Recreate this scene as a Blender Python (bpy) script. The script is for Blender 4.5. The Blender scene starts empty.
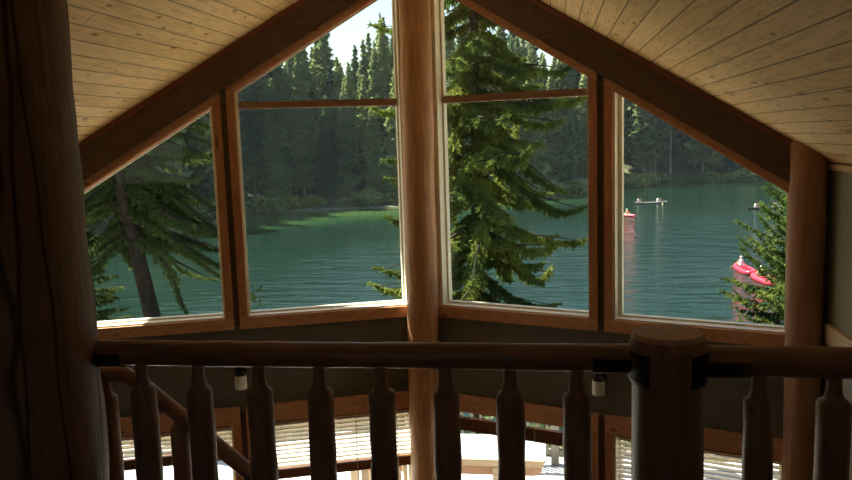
import bpy, math, random
from mathutils import Vector, Matrix
random.seed(7)
S = bpy.context.scene
COL = S.collection
PI = math.pi

# ------------------------------------------------------------------ helpers
def lerp(a, b, t): return a + (b - a) * t

class MB:
    """collects shapes, builds ONE mesh object"""
    def __init__(s): s.v = []; s.f = []; s.smooth = []
    def add(s, vs, fs, smooth=False):
        n = len(s.v); s.v += [tuple(v) for v in vs]
        for f in fs: s.f.append([i + n for i in f]); s.smooth.append(smooth)
    def box(s, a, b):
        x0, y0, z0 = a; x1, y1, z1 = b
        s.add([(x0,y0,z0),(x1,y0,z0),(x1,y1,z0),(x0,y1,z0),(x0,y0,z1),(x1,y0,z1),(x1,y1,z1),(x0,y1,z1)],
              [(0,3,2,1),(4,5,6,7),(0,1,5,4),(1,2,6,5),(2,3,7,6),(3,0,4,7)])
    def prism(s, poly, d):
        """closed polygon (3D points) swept by vector d"""
        n = len(poly); d = Vector(d); P = [Vector(p) for p in poly]
        s.add(P + [p + d for p in P], [tuple(range(n))[::-1], tuple(range(n, 2*n))] +
              [(i, (i+1) % n, n + (i+1) % n, n + i) for i in range(n)])
    def bar(s, p, q, w, h, up=(0,0,1)):
        p, q = Vector(p), Vector(q); d = (q-p).normalized()
        r = d.cross(Vector(up)).normalized(); u = r.cross(d).normalized()
        c = [p - r*w/2 - u*h/2, p + r*w/2 - u*h/2, p + r*w/2 + u*h/2, p - r*w/2 + u*h/2]
        s.prism(c, q-p)
    def tube(s, pts, rad, n=12, cap=True, wob=0.0, seed=0, smooth=True):
        rnd = random.Random(seed); P = [Vector(p) for p in pts]; m = len(P)
        if not hasattr(rad, '__len__'): rad = [rad]*m
        ph = [rnd.random()*6.28 for _ in range(3)]
        vs = []; ref = None
        for i, p in enumerate(P):
            t = (P[min(i+1, m-1)] - P[max(i-1, 0)]).normalized()
            if ref is None:
                ref = Vector((1,0,0)) if abs(t.x) < .9 else Vector((0,1,0))
            a = (ref - t*ref.dot(t)).normalized(); ref = a; b = t.cross(a)
            for k in range(n):
                th = 2*PI*k/n
                w = 1 + wob*(math.sin(2*th+ph[0]+i*.35)*.6 + math.sin(3*th+ph[1]-i*.5)*.4 + math.sin(i*1.3+ph[2])*.5)
                vs.append(p + (a*math.cos(th) + b*math.sin(th))*rad[i]*w)
        fs = [(i*n+k, i*n+(k+1) % n, (i+1)*n+(k+1) % n, (i+1)*n+k) for i in range(m-1) for k in range(n)]
        s.add(vs, fs, smooth)
        if cap:
            s.add(vs[:n], [tuple(range(n))[::-1]]); s.add(vs[-n:], [tuple(range(n))])
    def build(s, name, mat, parent=None, uv=None):
        me = bpy.data.meshes.new(name); me.from_pydata(s.v, [], s.f)
        me.polygons.foreach_set('use_smooth', s.smooth); me.update()
        me.materials.append(mat)
        o = bpy.data.objects.new(name, me); COL.objects.link(o)
        if parent: o.parent = parent
        return o

def tag(o, label=None, cat=None, group=None, kind=None):
    if label: o['label'] = label
    if cat: o['category'] = cat
    if group: o['group'] = group
    if kind: o['kind'] = kind
    return o
def empty(name, loc=(0,0,0), rz=0):
    o = bpy.data.objects.new(name, None); COL.objects.link(o); o.location = loc; o.rotation_euler.z = rz
    o.empty_display_size = .1
    return o
def kids(o): return [c for c in bpy.data.objects if c.parent == o]
def copy_tree(o, parent=None):
    c = o.copy(); COL.objects.link(c)
    if parent: c.parent = parent
    for ch in kids(o): copy_tree(ch, c)
    return c
def struct(o): return tag(o, kind='structure')
def local(o):
    """keep a part's mesh where it is when its parent empty is moved away from the origin"""
    return o

# ------------------------------------------------------------------ materials
def M(name, color, rough=.7, build=None, spec=.3):
    m = bpy.data.materials.new(name); m.use_nodes = True
    nt = m.node_tree; b = nt.nodes['Principled BSDF']
    b.inputs['Base Color'].default_value = (*color, 1); b.inputs['Roughness'].default_value = rough
    b.inputs['Specular IOR Level'].default_value = spec
    if build: build(nt, b)
    return m
def nd(nt, t, **k):
    n = nt.nodes.new(t)
    for a, v in k.items():
        if a in n.inputs.keys() if hasattr(n.inputs, 'keys') else False: n.inputs[a].default_value = v
        else: setattr(n, a, v)
    return n
def ramp(nt, stops):
    r = nt.nodes.new('ShaderNodeValToRGB'); e = r.color_ramp.elements
    while len(e) < len(stops): e.new(.5)
    for i, (p, c) in enumerate(stops): e[i].position = p; e[i].color = (*c, 1) if len(c) == 3 else c
    return r
def wood(name, c1, c2, axis='Z', rough=.6, knots=True, scale=1.0, cracks=False, spec=.3, bump=.25):
    """grain runs along the object's axis"""
    def f(nt, b):
        L = nt.links
        tc = nt.nodes.new('ShaderNodeTexCoord'); mp = nt.nodes.new('ShaderNodeMapping')
        st = {'X': (1.2, 14, 14), 'Y': (14, 1.2, 14), 'Z': (14, 14, 1.2)}[axis]
        mp.inputs['Scale'].default_value = [v*scale for v in st]
        L.new(tc.outputs['Object'], mp.inputs['Vector'])
        n1 = nt.nodes.new('ShaderNodeTexNoise'); n1.inputs['Scale'].default_value = 2.2; n1.inputs['Detail'].default_value = 6
        n1.inputs['Distortion'].default_value = 1.2
        L.new(mp.outputs[0], n1.inputs['Vector'])
        r = ramp(nt, [(.32, c2), (.62, c1)]); L.new(n1.outputs['Fac'], r.inputs[0])
        out = r.outputs[0]
        if knots:
            mk = nt.nodes.new('ShaderNodeMapping')
            mk.inputs['Scale'].default_value = {'X': (1.4, 5, 5), 'Y': (5, 1.4, 5), 'Z': (5, 5, 1.4)}[axis]
            L.new(tc.outputs['Object'], mk.inputs['Vector'])
            v = nt.nodes.new('ShaderNodeTexVoronoi'); v.inputs['Scale'].default_value = 1.3
            L.new(mk.outputs[0], v.inputs['Vector'])
            rk = ramp(nt, [(.06, (.25, .16, .1)), (.13, (1, 1, 1))]); L.new(v.outputs['Distance'], rk.inputs[0])
            mx = nt.nodes.new('ShaderNodeMixRGB'); mx.blend_type = 'MULTIPLY'; mx.inputs[0].default_value = .75
            L.new(out, mx.inputs[1]); L.new(rk.outputs[0], mx.inputs[2]); out = mx.outputs[0]
        if cracks:
            mc = nt.nodes.new('ShaderNodeMapping'); mc.inputs['Scale'].default_value = (6, 6, .18)
            mc.inputs['Rotation'].default_value = (.02, .03, 0)
            L.new(tc.outputs['Object'], mc.inputs['Vector'])
            v = nt.nodes.new('ShaderNodeTexVoronoi'); v.feature = 'DISTANCE_TO_EDGE'; v.inputs['Scale'].default_value = 1.0
            L.new(mc.outputs[0], v.inputs['Vector'])
            rc = ramp(nt, [(.008, (.12, .1, .08)), (.03, (1, 1, 1))]); L.new(v.outputs['Distance'], rc.inputs[0])
            mx = nt.nodes.new('ShaderNodeMixRGB'); mx.blend_type = 'MULTIPLY'; mx.inputs[0].default_value = .9
            L.new(out, mx.inputs[1]); L.new(rc.outputs[0], mx.inputs[2]); out = mx.outputs[0]
        L.new(out, b.inputs['Base Color'])
        bp = nt.nodes.new('ShaderNodeBump'); bp.inputs['Strength'].default_value = bump; bp.inputs['Distance'].default_value = .01
        L.new(n1.outputs['Fac'], bp.inputs['Height']); L.new(bp.outputs[0], b.inputs['Normal'])
    return M(name, c1, rough, f, spec)

def boards_mat(name, c1, c2, gap, width, length, axis_len='Y', rough=.55):
    """tongue and groove boards laid by UV: u along the board, v across"""
    def f(nt, b):
        L = nt.links
        uv = nt.nodes.new('ShaderNodeUVMap'); uv.uv_map = 'UVMap'
        br = nt.nodes.new('ShaderNodeTexBrick'); br.offset = .37; br.offset_frequency = 2
        br.inputs['Scale'].default_value = 1; br.inputs['Brick Width'].default_value = length
        br.inputs['Row Height'].default_value = width; br.inputs['Mortar Size'].default_value = .0048
        br.inputs['Mortar Smooth'].default_value = .3; br.inputs['Bias'].default_value = 0
        br.inputs['Color1'].default_value = (*c1, 1); br.inputs['Color2'].default_value = (*c2, 1)
        br.inputs['Mortar'].default_value = (*gap, 1)
        L.new(uv.outputs[0], br.inputs['Vector'])
        mp = nt.nodes.new('ShaderNodeMapping'); mp.inputs['Scale'].default_value = (1.1, 16, 1)
        L.new(uv.outputs[0], mp.inputs['Vector'])
        n = nt.nodes.new('ShaderNodeTexNoise'); n.inputs['Scale'].default_value = 2.5; n.inputs['Detail'].default_value = 5; n.inputs['Distortion'].default_value = 1.5
        L.new(mp.outputs[0], n.inputs['Vector'])
        r = ramp(nt, [(.3, (.70, .58, .42)), (.55, (1, 1, 1))]); L.new(n.outputs['Fac'], r.inputs[0])
        m1 = nt.nodes.new('ShaderNodeMixRGB'); m1.blend_type = 'MULTIPLY'; m1.inputs[0].default_value = .8
        L.new(br.outputs[0], m1.inputs[1]); L.new(r.outputs[0], m1.inputs[2])
        mk = nt.nodes.new('ShaderNodeMapping'); mk.inputs['Scale'].default_value = (5.0, 15.0, 1)
        L.new(uv.outputs[0], mk.inputs['Vector'])
        v = nt.nodes.new('ShaderNodeTexVoronoi'); v.inputs['Scale'].default_value = 1.0
        L.new(mk.outputs[0], v.inputs['Vector'])
        rk = ramp(nt, [(.10, (.38, .22, .12)), (.24, (1, 1, 1))])
        sc_ = nt.nodes.new('ShaderNodeSeparateColor'); L.new(v.outputs['Color'], sc_.inputs[0])
        th = nt.nodes.new('ShaderNodeMath'); th.operation = 'MULTIPLY_ADD'; th.inputs[1].default_value = .35; L.new(sc_.outputs[0], th.inputs[0]); L.new(v.outputs['Distance'], th.inputs[2])
        sb = nt.nodes.new('ShaderNodeMath'); sb.operation = 'SUBTRACT'; sb.inputs[1].default_value = .06; L.new(th.outputs[0], sb.inputs[0]); L.new(sb.outputs[0], rk.inputs[0])
        m2 = nt.nodes.new('ShaderNodeMixRGB'); m2.blend_type = 'MULTIPLY'; m2.inputs[0].default_value = .8
        L.new(m1.outputs[0], m2.inputs[1]); L.new(rk.outputs[0], m2.inputs[2])
        L.new(m2.outputs[0], b.inputs['Base Color'])
        bp = nt.nodes.new('ShaderNodeBump'); bp.inputs['Strength'].default_value = .6; bp.inputs['Distance'].default_value = .006
        bp.invert = True
        L.new(br.outputs['Fac'], bp.inputs['Height']); L.new(bp.outputs[0], b.inputs['Normal'])
    return M(name, c1, rough, f)

def mottled(name, c1, c2, scale=3, rough=.8, bump=0.1, spec=.2):
    def f(nt, b):
        L = nt.links; tc = nt.nodes.new('ShaderNodeTexCoord')
        n = nt.nodes.new('ShaderNodeTexNoise'); n.inputs['Scale'].default_value = scale; n.inputs['Detail'].default_value = 5
        L.new(tc.outputs['Object'], n.inputs['Vector'])
        r = ramp(nt, [(.35, c1), (.65, c2)]); L.new(n.outputs['Fac'], r.inputs[0]); L.new(r.outputs[0], b.inputs['Base Color'])
        bp = nt.nodes.new('ShaderNodeBump'); bp.inputs['Strength'].default_value = bump; bp.inputs['Distance'].default_value = .02
        L.new(n.outputs['Fac'], bp.inputs['Height']); L.new(bp.outputs[0], b.inputs['Normal'])
    return M(name, c1, rough, f, spec)

def foliage(name, c1, c2, scale=1.2, trans=.35):
    m = bpy.data.materials.new(name); m.use_nodes = True; nt = m.node_tree; L = nt.links
    nt.nodes.clear(); out = nt.nodes.new('ShaderNodeOutputMaterial')
    g = nt.nodes.new('ShaderNodeNewGeometry'); oi = nt.nodes.new('ShaderNodeObjectInfo')
    n = nt.nodes.new('ShaderNodeTexNoise'); n.inputs['Scale'].default_value = scale; n.inputs['Detail'].default_value = 4
    L.new(g.outputs['Position'], n.inputs['Vector'])
    ad = nt.nodes.new('ShaderNodeMath'); ad.operation = 'MULTIPLY_ADD'; ad.inputs[1].default_value = .5; 
    L.new(oi.outputs['Random'], ad.inputs[0]); L.new(n.outputs['Fac'], ad.inputs[2])
    r = ramp(nt, [(.45, c1), (.9, c2)]); L.new(ad.outputs[0], r.inputs[0])
    d = nt.nodes.new('ShaderNodeBsdfDiffuse'); t = nt.nodes.new('ShaderNodeBsdfTranslucent')
    L.new(r.outputs[0], d.inputs[0]); L.new(r.outputs[0], t.inputs[0])
    mx = nt.nodes.new('ShaderNodeMixShader'); mx.inputs[0].default_value = trans
    L.new(d.outputs[0], mx.inputs[1]); L.new(t.outputs[0], mx.inputs[2]); L.new(mx.outputs[0], out.inputs[0])
    return m

def glass_mat():
    m = bpy.data.materials.new('window_glass'); m.use_nodes = True; nt = m.node_tree; L = nt.links
    nt.nodes.clear(); out = nt.nodes.new('ShaderNodeOutputMaterial')
    tr = nt.nodes.new('ShaderNodeBsdfTransparent'); tr.inputs[0].default_value = (.93, .97, .96, 1)
    gl = nt.nodes.new('ShaderNodeBsdfGlossy'); gl.inputs['Roughness'].default_value = .02
    mx = nt.nodes.new('ShaderNodeMixShader'); mx.inputs[0].default_value = .035
    L.new(tr.outputs[0], mx.inputs[1]); L.new(gl.outputs[0], mx.inputs[2]); L.new(mx.outputs[0], out.inputs[0])
    return m

PINE = boards_mat('pine_ceiling_boards', (.95, .64, .30), (.84, .53, .22), (.30, .18, .08), .1265, 3.1)
M_BEAM = wood('beam_wood', (.155, .10, .072), (.10, .062, .045), 'X', .75, knots=False)
M_TRIM = wood('fir_trim', (.58, .29, .16), (.44, .20, .10), 'Z', .5)
M_TRIMX = wood('fir_trim_level', (.70, .38, .22), (.54, .27, .15), 'X', .5)
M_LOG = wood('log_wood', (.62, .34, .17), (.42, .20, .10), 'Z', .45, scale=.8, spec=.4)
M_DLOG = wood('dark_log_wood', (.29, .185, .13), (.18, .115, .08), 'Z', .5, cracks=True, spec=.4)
M_RAIL = wood('rail_wood', (.30, .175, .125), (.20, .11, .08), 'X', .35, knots=False, spec=.5)
M_BAL = wood('baluster_wood', (.33, .20, .145), (.23, .135, .10), 'Z', .45, spec=.45)
M_TRANS = wood('transom_wood', (.36, .22, .14), (.28, .17, .11), 'X', .5, knots=False)
M_DBARK = mottled('dark_bark', (.025, .018, .014), (.06, .045, .035), 9, .95, .6)
M_LOG2 = wood('corner_log_wood', (.46, .24, .14), (.32, .16, .09), 'Z', .5, scale=.8)
M_MOULD = wood('moulding_wood', (.28, .11, .06), (.2, .08, .04), 'X', .6, knots=False)
M_STB = wood('stair_baluster_wood', (.26, .12, .07), (.18, .08, .05), 'Z', .45)
M_CAP = wood('newel_end_grain', (.55, .40, .30), (.42, .29, .20), 'Z', .6, knots=True)
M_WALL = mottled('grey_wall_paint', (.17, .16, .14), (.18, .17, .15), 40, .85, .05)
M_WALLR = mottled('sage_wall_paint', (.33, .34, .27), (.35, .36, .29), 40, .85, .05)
M_CREAM = M('cream_window_frame', (.80, .74, .58), .45)
M_PALE = wood('pale_pine_trim', (.78, .62, .42), (.66, .5, .32), 'Y', .5)
M_GLASS = glass_mat()
M_GASKET = M('dark_gasket', (.05, .045, .04), .6)
M_SLAT = wood('blind_slat_sunlit_wood', (.92, .85, .74), (.84, .75, .62), 'X', .35, knots=False, spec=.5)  # pale colour stands in for sunlight on brown slats
M_BRAIL = wood('blind_rail_wood', (.22, .10, .05), (.14, .06, .03), 'X', .45, knots=False)
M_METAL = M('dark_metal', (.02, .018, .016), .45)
M_SHADE = M('white_glass_shade', (.9, .89, .85), .3)
M_FLOOR = wood('floor_wood', (.34, .2, .1), (.25, .14, .07), 'X', .45)
M_DECK = mottled('deck_boards_grey', (.50, .50, .50), (.62, .62, .61), 5, .75, .1)
M_TABLE = wood('weathered_table_top', (.46, .46, .45), (.38, .38, .37), 'X', .6)
M_TABLE2 = wood('pine_table_edge', (.52, .38, .25), (.42, .28, .17), 'X', .6)
M_TABLE3 = wood('red_brown_beam', (.50, .27, .16), (.38, .19, .11), 'X', .6)
M_BARK = mottled('bark', (.07, .05, .038), (.16, .12, .09), 9, .9, .6)
M_BARKP = mottled('pale_bark', (.20, .17, .14), (.32, .28, .23), 4, .9, .4)
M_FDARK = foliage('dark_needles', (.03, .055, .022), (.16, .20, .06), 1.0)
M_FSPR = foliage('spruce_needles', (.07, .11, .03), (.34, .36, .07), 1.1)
M_FFIR = foliage('young_fir_needles', (.06, .10, .03), (.30, .34, .07), 2.0)
M_FFAR = foliage('far_needles', (.055, .10, .055), (.27, .32, .12), .12)
M_FBUSH = foliage('shore_bush_leaves', (.09, .14, .05), (.30, .33, .12), .3)
M_LAND = mottled('forest_floor', (.05, .06, .025), (.11, .10, .05), .15, .95, .3)
M_SAND = mottled('sandy_bank', (.12, .115, .07), (.16, .15, .09), .3, .95, .2)
M_RED = M('red_hull', (.72, .03, .06), .35, spec=.5)
M_GREYH = M('grey_hull', (.22, .21, .19), .4)
M_DARKH = M('dark_hull', (.06, .05, .05), .4)
M_SEAT = M('dark_boat_seat', (.04, .05, .05), .6)
M_SKIN = M('skin', (.55, .33, .24), .6)
def cloth(n, c): return M(n, c, .85)
M_WHITEC = cloth('white_cloth', (.75, .74, .70)); M_YEL = cloth('yellow_vest', (.80, .60, .05)); M_BLK = cloth('dark_cloth', (.05, .05, .06))
M_REDC = cloth('red_vest', (.6, .04, .06)); M_GRC = cloth('grey_shirt', (.45, .42, .42)); M_HAIR = cloth('brown_hair', (.06, .035, .02))
M_PADDLE = M('paddle_yellow', (.5, .42, .2), .5)

# water
def water(nt, b):
    L = nt.links; tc = nt.nodes.new('ShaderNodeNewGeometry')
    at = nt.nodes.new('ShaderNodeAttribute'); at.attribute_name = 'shallow'
    nz = nt.nodes.new('ShaderNodeTexNoise'); nz.inputs['Scale'].default_value = .05; nz.inputs['Detail'].default_value = 3
    L.new(tc.outputs['Position'], nz.inputs['Vector'])
    r0 = ramp(nt, [(.4, (.005, .017, .011)), (.65, (.008, .022, .015))]); L.new(nz.outputs['Fac'], r0.inputs[0])
    mx = nt.nodes.new('ShaderNodeMixRGB'); fa = ramp(nt, [(0, (0, 0, 0)), (.6, (1, 1, 1))]); L.new(at.outputs['Fac'], fa.inputs[0])
    rs = ramp(nt, [(.3, (.026, .078, .022)), (.75, (.050, .085, .026)), (.95, (.13, .13, .06))]); L.new(at.outputs['Fac'], rs.inputs[0])
    L.new(fa.outputs[0], mx.inputs[0]); L.new(r0.outputs[0], mx.inputs[1]); L.new(rs.outputs[0], mx.inputs[2])
    L.new(mx.outputs[0], b.inputs['Base Color'])
    wd = nt.nodes.new('ShaderNodeAttribute'); wd.attribute_name = 'wind'
    nrm_ = None
    for sc_, st_, ds in ((1.3, 1, .16), (.42, 1, .42)):
        mp = nt.nodes.new('ShaderNodeMapping'); mp.inputs['Scale'].default_value = (.55, 1.5, 1)
        L.new(tc.outputs['Position'], mp.inputs['Vector'])
        n1 = nt.nodes.new('ShaderNodeTexNoise'); n1.inputs['Scale'].default_value = sc_; n1.inputs['Detail'].default_value = 4
        L.new(mp.outputs[0], n1.inputs['Vector'])
        mu = nt.nodes.new('ShaderNodeMath'); mu.operation = 'MULTIPLY'; L.new(n1.outputs['Fac'], mu.inputs[0]); L.new(wd.outputs['Fac'], mu.inputs[1])
        bp = nt.nodes.new('ShaderNodeBump'); bp.inputs['Strength'].default_value = st_; bp.inputs['Distance'].default_value = ds
        L.new(mu.outputs[0], bp.inputs['Height'])
        if nrm_: L.new(nrm_.outputs[0], bp.inputs['Normal'])
        nrm_ = bp
    L.new(nrm_.outputs[0], b.inputs['Normal'])
    b.inputs['IOR'].default_value = 1.33
M_WATER = M('lake_water', (.02, .08, .07), .08, water, .5)

# ------------------------------------------------------------------ prow wall frame
W, D = 3.0, 1.0985; LEN = math.hypot(W, D)
def P(side, x, off, z):
    """point on the prow wall: x = plan distance from the centre line, off = towards the room"""
    s = x / W
    return Vector((side*x - side*off*D/LEN, -D*s - off*W/LEN, z))
def wbox(mb, side, x0, x1, o0, o1, z0, z1):
    c = [P(side, x0, o0, z0), P(side, x1, o0, z0), P(side, x1, o1, z0), P(side, x0, o1, z0)]
    mb.prism(c, (0, 0, z1 - z0))
def wpoly(mb, side, pts, o0, o1):
    a = [P(side, x, o0, z) for x, z in pts]
    mb.prism(a, P(side, 0, o1, 0) - P(side, 0, o0, 0))
K = .66; ZA = 3.059
def top(x, dz=0): return ZA - K*x + dz
IN, OUT = .12, -.06
SILL = .165; LHEAD = -.822; LSILL = -2.0
MF = -2.75            # main floor
B1, S1 = 1.515, 2.90; B0_, S0_ = {-1: .172, 1: .224}, {-1: 1.69, 1: 1.697}     # opening limits of big and small windows
ang = math.atan2(D, W)

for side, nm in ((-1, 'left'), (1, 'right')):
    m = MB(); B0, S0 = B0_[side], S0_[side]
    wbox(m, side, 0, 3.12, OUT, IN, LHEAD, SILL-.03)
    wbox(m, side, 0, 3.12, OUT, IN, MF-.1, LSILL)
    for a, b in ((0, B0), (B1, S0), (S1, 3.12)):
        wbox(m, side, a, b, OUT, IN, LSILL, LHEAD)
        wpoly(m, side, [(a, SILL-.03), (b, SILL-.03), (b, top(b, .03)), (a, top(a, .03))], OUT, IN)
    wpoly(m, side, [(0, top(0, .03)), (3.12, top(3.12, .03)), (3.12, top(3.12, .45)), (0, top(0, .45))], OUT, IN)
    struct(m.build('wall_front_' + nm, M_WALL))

tn = 3
for side in (-1, 1):
    for z0, z1 in ((SILL-.10, top(1.66, .05)), (LSILL-.1, LHEAD+.12)):
        m = MB(); wbox(m, side, 1.572, 1.640, IN+.001, IN+.008, z0, z1); struct(m.build('trim_%d' % tn, M_BEAM)); tn += 1
# windows -------------------------------------------------------------
wn = 0
def window(side, x0, x1, low, transom=False):
    global wn; wn += 1
    root = empty('window_%d' % wn); struct(root)
    z0 = LSILL if low else SILL-.03
    def zt(x, dz=0): return (LHEAD if low else top(x, .03)) + dz
    def part(name, polys, mat, o0, o1):
        m = MB()
        for p_ in polys: wpoly(m, side, p_, o0, o1)
        return m.build(name, mat, root)
    t = .026 if not low else .035; tl = .040 if x0 > 1 and side > 0 and not low else t
    fr = [[(x0, z0), (x1, z0), (x1, z0+t), (x0, z0+t)],
          [(x0, z0+t), (x0+tl, z0+t), (x0+tl, zt(x0+tl, -t)), (x0, zt(x0, -t))],
          [(x1-t, z0+t), (x1, z0+t), (x1, zt(x1, -t)), (x1-t, zt(x1-t, -t))],
          [(x0, zt(x0, -t)), (x1, zt(x1, -t)), (x1, zt(x1)), (x0, zt(x0))]]
    part('frame', fr, M_CREAM, -.03, .03)
    # reveal lining between frame and room
    r = .012
    lin = [[(x0-.001, z0-.02), (x1+.001, z0-.02), (x1+.001, z0+r), (x0-.001, z0+r)],
           [(x0-.001, z0+r), (x0+r, z0+r), (x0+r, zt(x0, -r)), (x0-.001, zt(x0, -r))],
           [(x1-r, z0+r), (x1+.001, z0+r), (x1+.001, zt(x1, -r)), (x1-r, zt(x1, -r))],
           ]
    part('reveal', lin, M_CREAM, .031, .125)
    part('head_lining', [[(x0, zt(x0, -r)), (x1, zt(x1, -r)), (x1, zt(x1, .001)), (x0, zt(x0, .001))]], M_TRIMX, .031, .125)
    g = [(x0+t-.006, z0+t-.006), (x1-t+.006, z0+t-.006), (x1-t+.006, zt(x1-t, -t+.006)), (x0+t-.006, zt(x0+t, -t+.006))]
    part('glass', [g], M_GLASS, -.004, .004)
    if transom:
        zc = 1.968
        part('transom', [[(x0+t, zc-.03), (x1-t, zc-.03), (x1-t, zc+.03), (x0+t, zc+.03)]], M_TRANS, -.028, .06)
    # interior casing boards
    c = .064
    if low:
        cs = [[(x0-c, LHEAD), (x1+c, LHEAD), (x1+c, LHEAD+.156), (x0-c, LHEAD+.156)]]
        sides_top = lambda x: LHEAD
        bz = z0-.10
    else:
        cs = [[(x0-c, top(x0-c, .03)), (x1+c, top(x1+c, .03)), (x1+c, top(x1+c, .095)), (x0-c, top(x0-c, .095))]]
        sides_top = lambda x: top(x, .03)
        bz = SILL-.13
    cs.append([(x0-c, bz), (x1+c, bz), (x1+c, z0-.001), (x0-c, z0-.001)])
    ca = MB()
    for p_ in cs: wpoly(ca, side, p_, IN+.001, .15)
    ca.build('casing', M_TRIMX, root)
    ca = MB()
    for a, b in ((x0-c, x0-.001), (x1+.001, x1+c)):
        if x0 < 1 and a < x0 and not low:
            cj = MB(); wpoly(cj, side, [(x0-.12, z0), (b, z0), (b, sides_top(b)), (x0-.12, sides_top(x0-.12))], IN+.001, .128); cj.build('jamb_cover', M_CREAM, root); continue
        wpoly(ca, side, [(a, z0), (b, z0), (b, sides_top(b)), (a, sides_top(a))], IN+.001, .15)
    ca.build('side_casing', M_TRIM, root)
    return root
for side in (-1, 1):
    for low in (False, True):
        window(side, B0_[side], B1, low, not low)
        window(side, S0_[side], S1, low)

# rafter beams ----------------------------------------------------------
for side, nm, lb in ((-1, 'left', 'dark wooden gable beam sloping up over the left windows'),
                     (1, 'right', 'dark wooden gable beam sloping down over the right windows')):
    root = empty('gable_beam'); tag(root, lb, 'beam', 'gable beams')
    m = MB(); wpoly(m, side, [(.0, ZA+.095), (3.02, top(3.02, .095)), (3.02, top(3.02, .40)), (0, ZA+.40)], IN+.001, .19); m.build('beam_face', M_BEAM, root)
    m = MB(); wpoly(m, side, [(.0, ZA+.355), (3.02, top(3.02, .355)), (3.02, top(3.02, .40)), (0, ZA+.40)], .191, .203); m.build('moulding', M_MOULD, root)

# ceiling ---------------------------------------------------------------
ZC = 3.42; BACK = -10.6
# roof runs out over the prow as an overhang
def roof(name, side):
    me = bpy.data.meshes.new(name); sl = math.hypot(1, K); X1 = 3.12
    oh = lambda x: 1.15 - x*D/W           # outer edge follows the prow
    base = [(0, BACK), (X1, BACK), (X1, oh(X1)), (0, oh(0))]
    v = [(side*x, y, ZC-K*x) for x, y in base] + [(side*x, y, ZC+.16-K*x) for x, y in base]
    f = [(0,1,2,3),(4,7,6,5),(0,4,5,1),(1,5,6,2),(2,6,7,3),(3,7,4,0)]
    me.from_pydata(v, [], f); uv = me.uv_layers.new(name='UVMap')
    for l in me.loops:
        p_ = me.vertices[l.vertex_index].co; uv.data[l.index].uv = (p_.y + 20 + (1.3 if side < 0 else 0), abs(p_.x)*sl + (.1045 if side > 0 else .1245))
    me.materials.append(PINE); me.update()
    o = bpy.data.objects.new(name, me); COL.objects.link(o); return o
struct(roof('ceiling_left', -1)); struct(roof('ceiling_right', 1))

# side and back walls, floors -------------------------------------------
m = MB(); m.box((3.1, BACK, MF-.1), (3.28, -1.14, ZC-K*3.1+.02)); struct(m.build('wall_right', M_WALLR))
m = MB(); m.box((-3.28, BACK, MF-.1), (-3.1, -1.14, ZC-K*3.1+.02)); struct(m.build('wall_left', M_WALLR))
# back wall; its unseen opening is added to let sky light onto the ceiling
m = MB()
yb0, yb1 = BACK, BACK+.15
for x0, x1, z0, z1 in ((-3.1, 3.1, MF-.1, .9), (-3.1, -.7, .9, 1.7), (.7, 3.1, .9, 1.7)):
    m.box((x0, yb0, z0), (x1, yb1, z1))
m.prism([(-3.1, yb0, 1.7), (3.1, yb0, 1.7), (0, yb0, ZC)], (0, .15, 0))
struct(m.build('wall_back', M_WALLR))
m = MB(); m.box((-3.28, BACK, MF-.12), (3.28, -.2, MF-.0)); o = struct(m.build('floor', M_FLOOR))
m = MB(); m.box((-3.1, BACK+.15, -.22), (3.1, -4.46, 0)); struct(m.build('floor_loft', M_FLOOR))
m = MB(); m.box((3.06, -10.4, .126), (3.1, -1.36, .255)); struct(m.build('trim_1', M_PALE))
m = MB(); m.box((3.07, -10.4, 1.335), (3.1, -1.2, 1.375)); struct(m.build('trim_2', M_PALE))

# posts -------------------------------------------------------------------
def log(name, pts, rad, mat, label, cat, n=28, wob=.02, seed=1, seg=24):
    P0, P1 = Vector(pts[0]), Vector(pts[1]); rs = random.Random(seed)
    m = MB(); pp = []; rr = []
    for i in range(seg+1):
        t = i/seg
        pp.append(P0.lerp(P1, t) + Vector((rs.uniform(-1, 1)*.003, rs.uniform(-1, 1)*.003, 0))); rr.append(lerp(rad[0], rad[1], t)*(1+rs.uniform(-.008, .008)))
    base = P0.copy()
    m.tube([q - base for q in pp], rr, n, True, wob, seed)
    o = m.build(name, mat); o.location = base; tag(o, label, cat); return o
log('log_post', ((-.015, -.235, MF), (.035, -.235, 3.28)), (.150, .136), M_LOG, 'honey brown peeled log post between the two tall lake windows', 'post', seed=4)
log('log_post', ((2.945, -1.27, MF), (2.945, -1.27, 1.535)), (.122, .119), M_LOG2, 'brown log post in the corner beside the grey-green right wall', 'post', seed=9, wob=.012)
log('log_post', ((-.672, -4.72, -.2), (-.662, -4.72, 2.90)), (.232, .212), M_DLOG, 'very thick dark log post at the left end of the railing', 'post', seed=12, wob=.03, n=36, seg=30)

# loft railing -----------------------------------------------------------
RY = -4.63
def baluster(x, z0, z1, r=.0465, rn=.022, seed=0, y=0, neck_z=None):
    nz = z1-.085 if neck_z is None else neck_z
    m = MB(); rs = random.Random(seed); prof = []
    prof += [(z0, rn*1.1), (z0+.07, rn*1.2), (z0+.10, r*.95)]
    k = 7
    for i in range(k):
        t = (i+1)/(k+1); prof.append((lerp(z0+.10, nz-.035, t), r*(1+rs.uniform(-.03, .035))))
    prof += [(nz-.022, r), (nz-.010, r*.92), (nz, r*.60), (nz+.014, rn*1.25), (nz+.03, rn*1.05), (z1, rn)]
    m.tube([(x + rs.uniform(-.001, .001), y, z) for z, _ in prof], [q for _, q in prof], 16, True, .025, seed)
    return m
rail_root = empty('loft_railing', (0, RY, 0))
tag(rail_root, 'dark log railing with turned balusters between thick left post and newel', 'railing', 'loft railing sections')
rs = random.Random(3)
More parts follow.
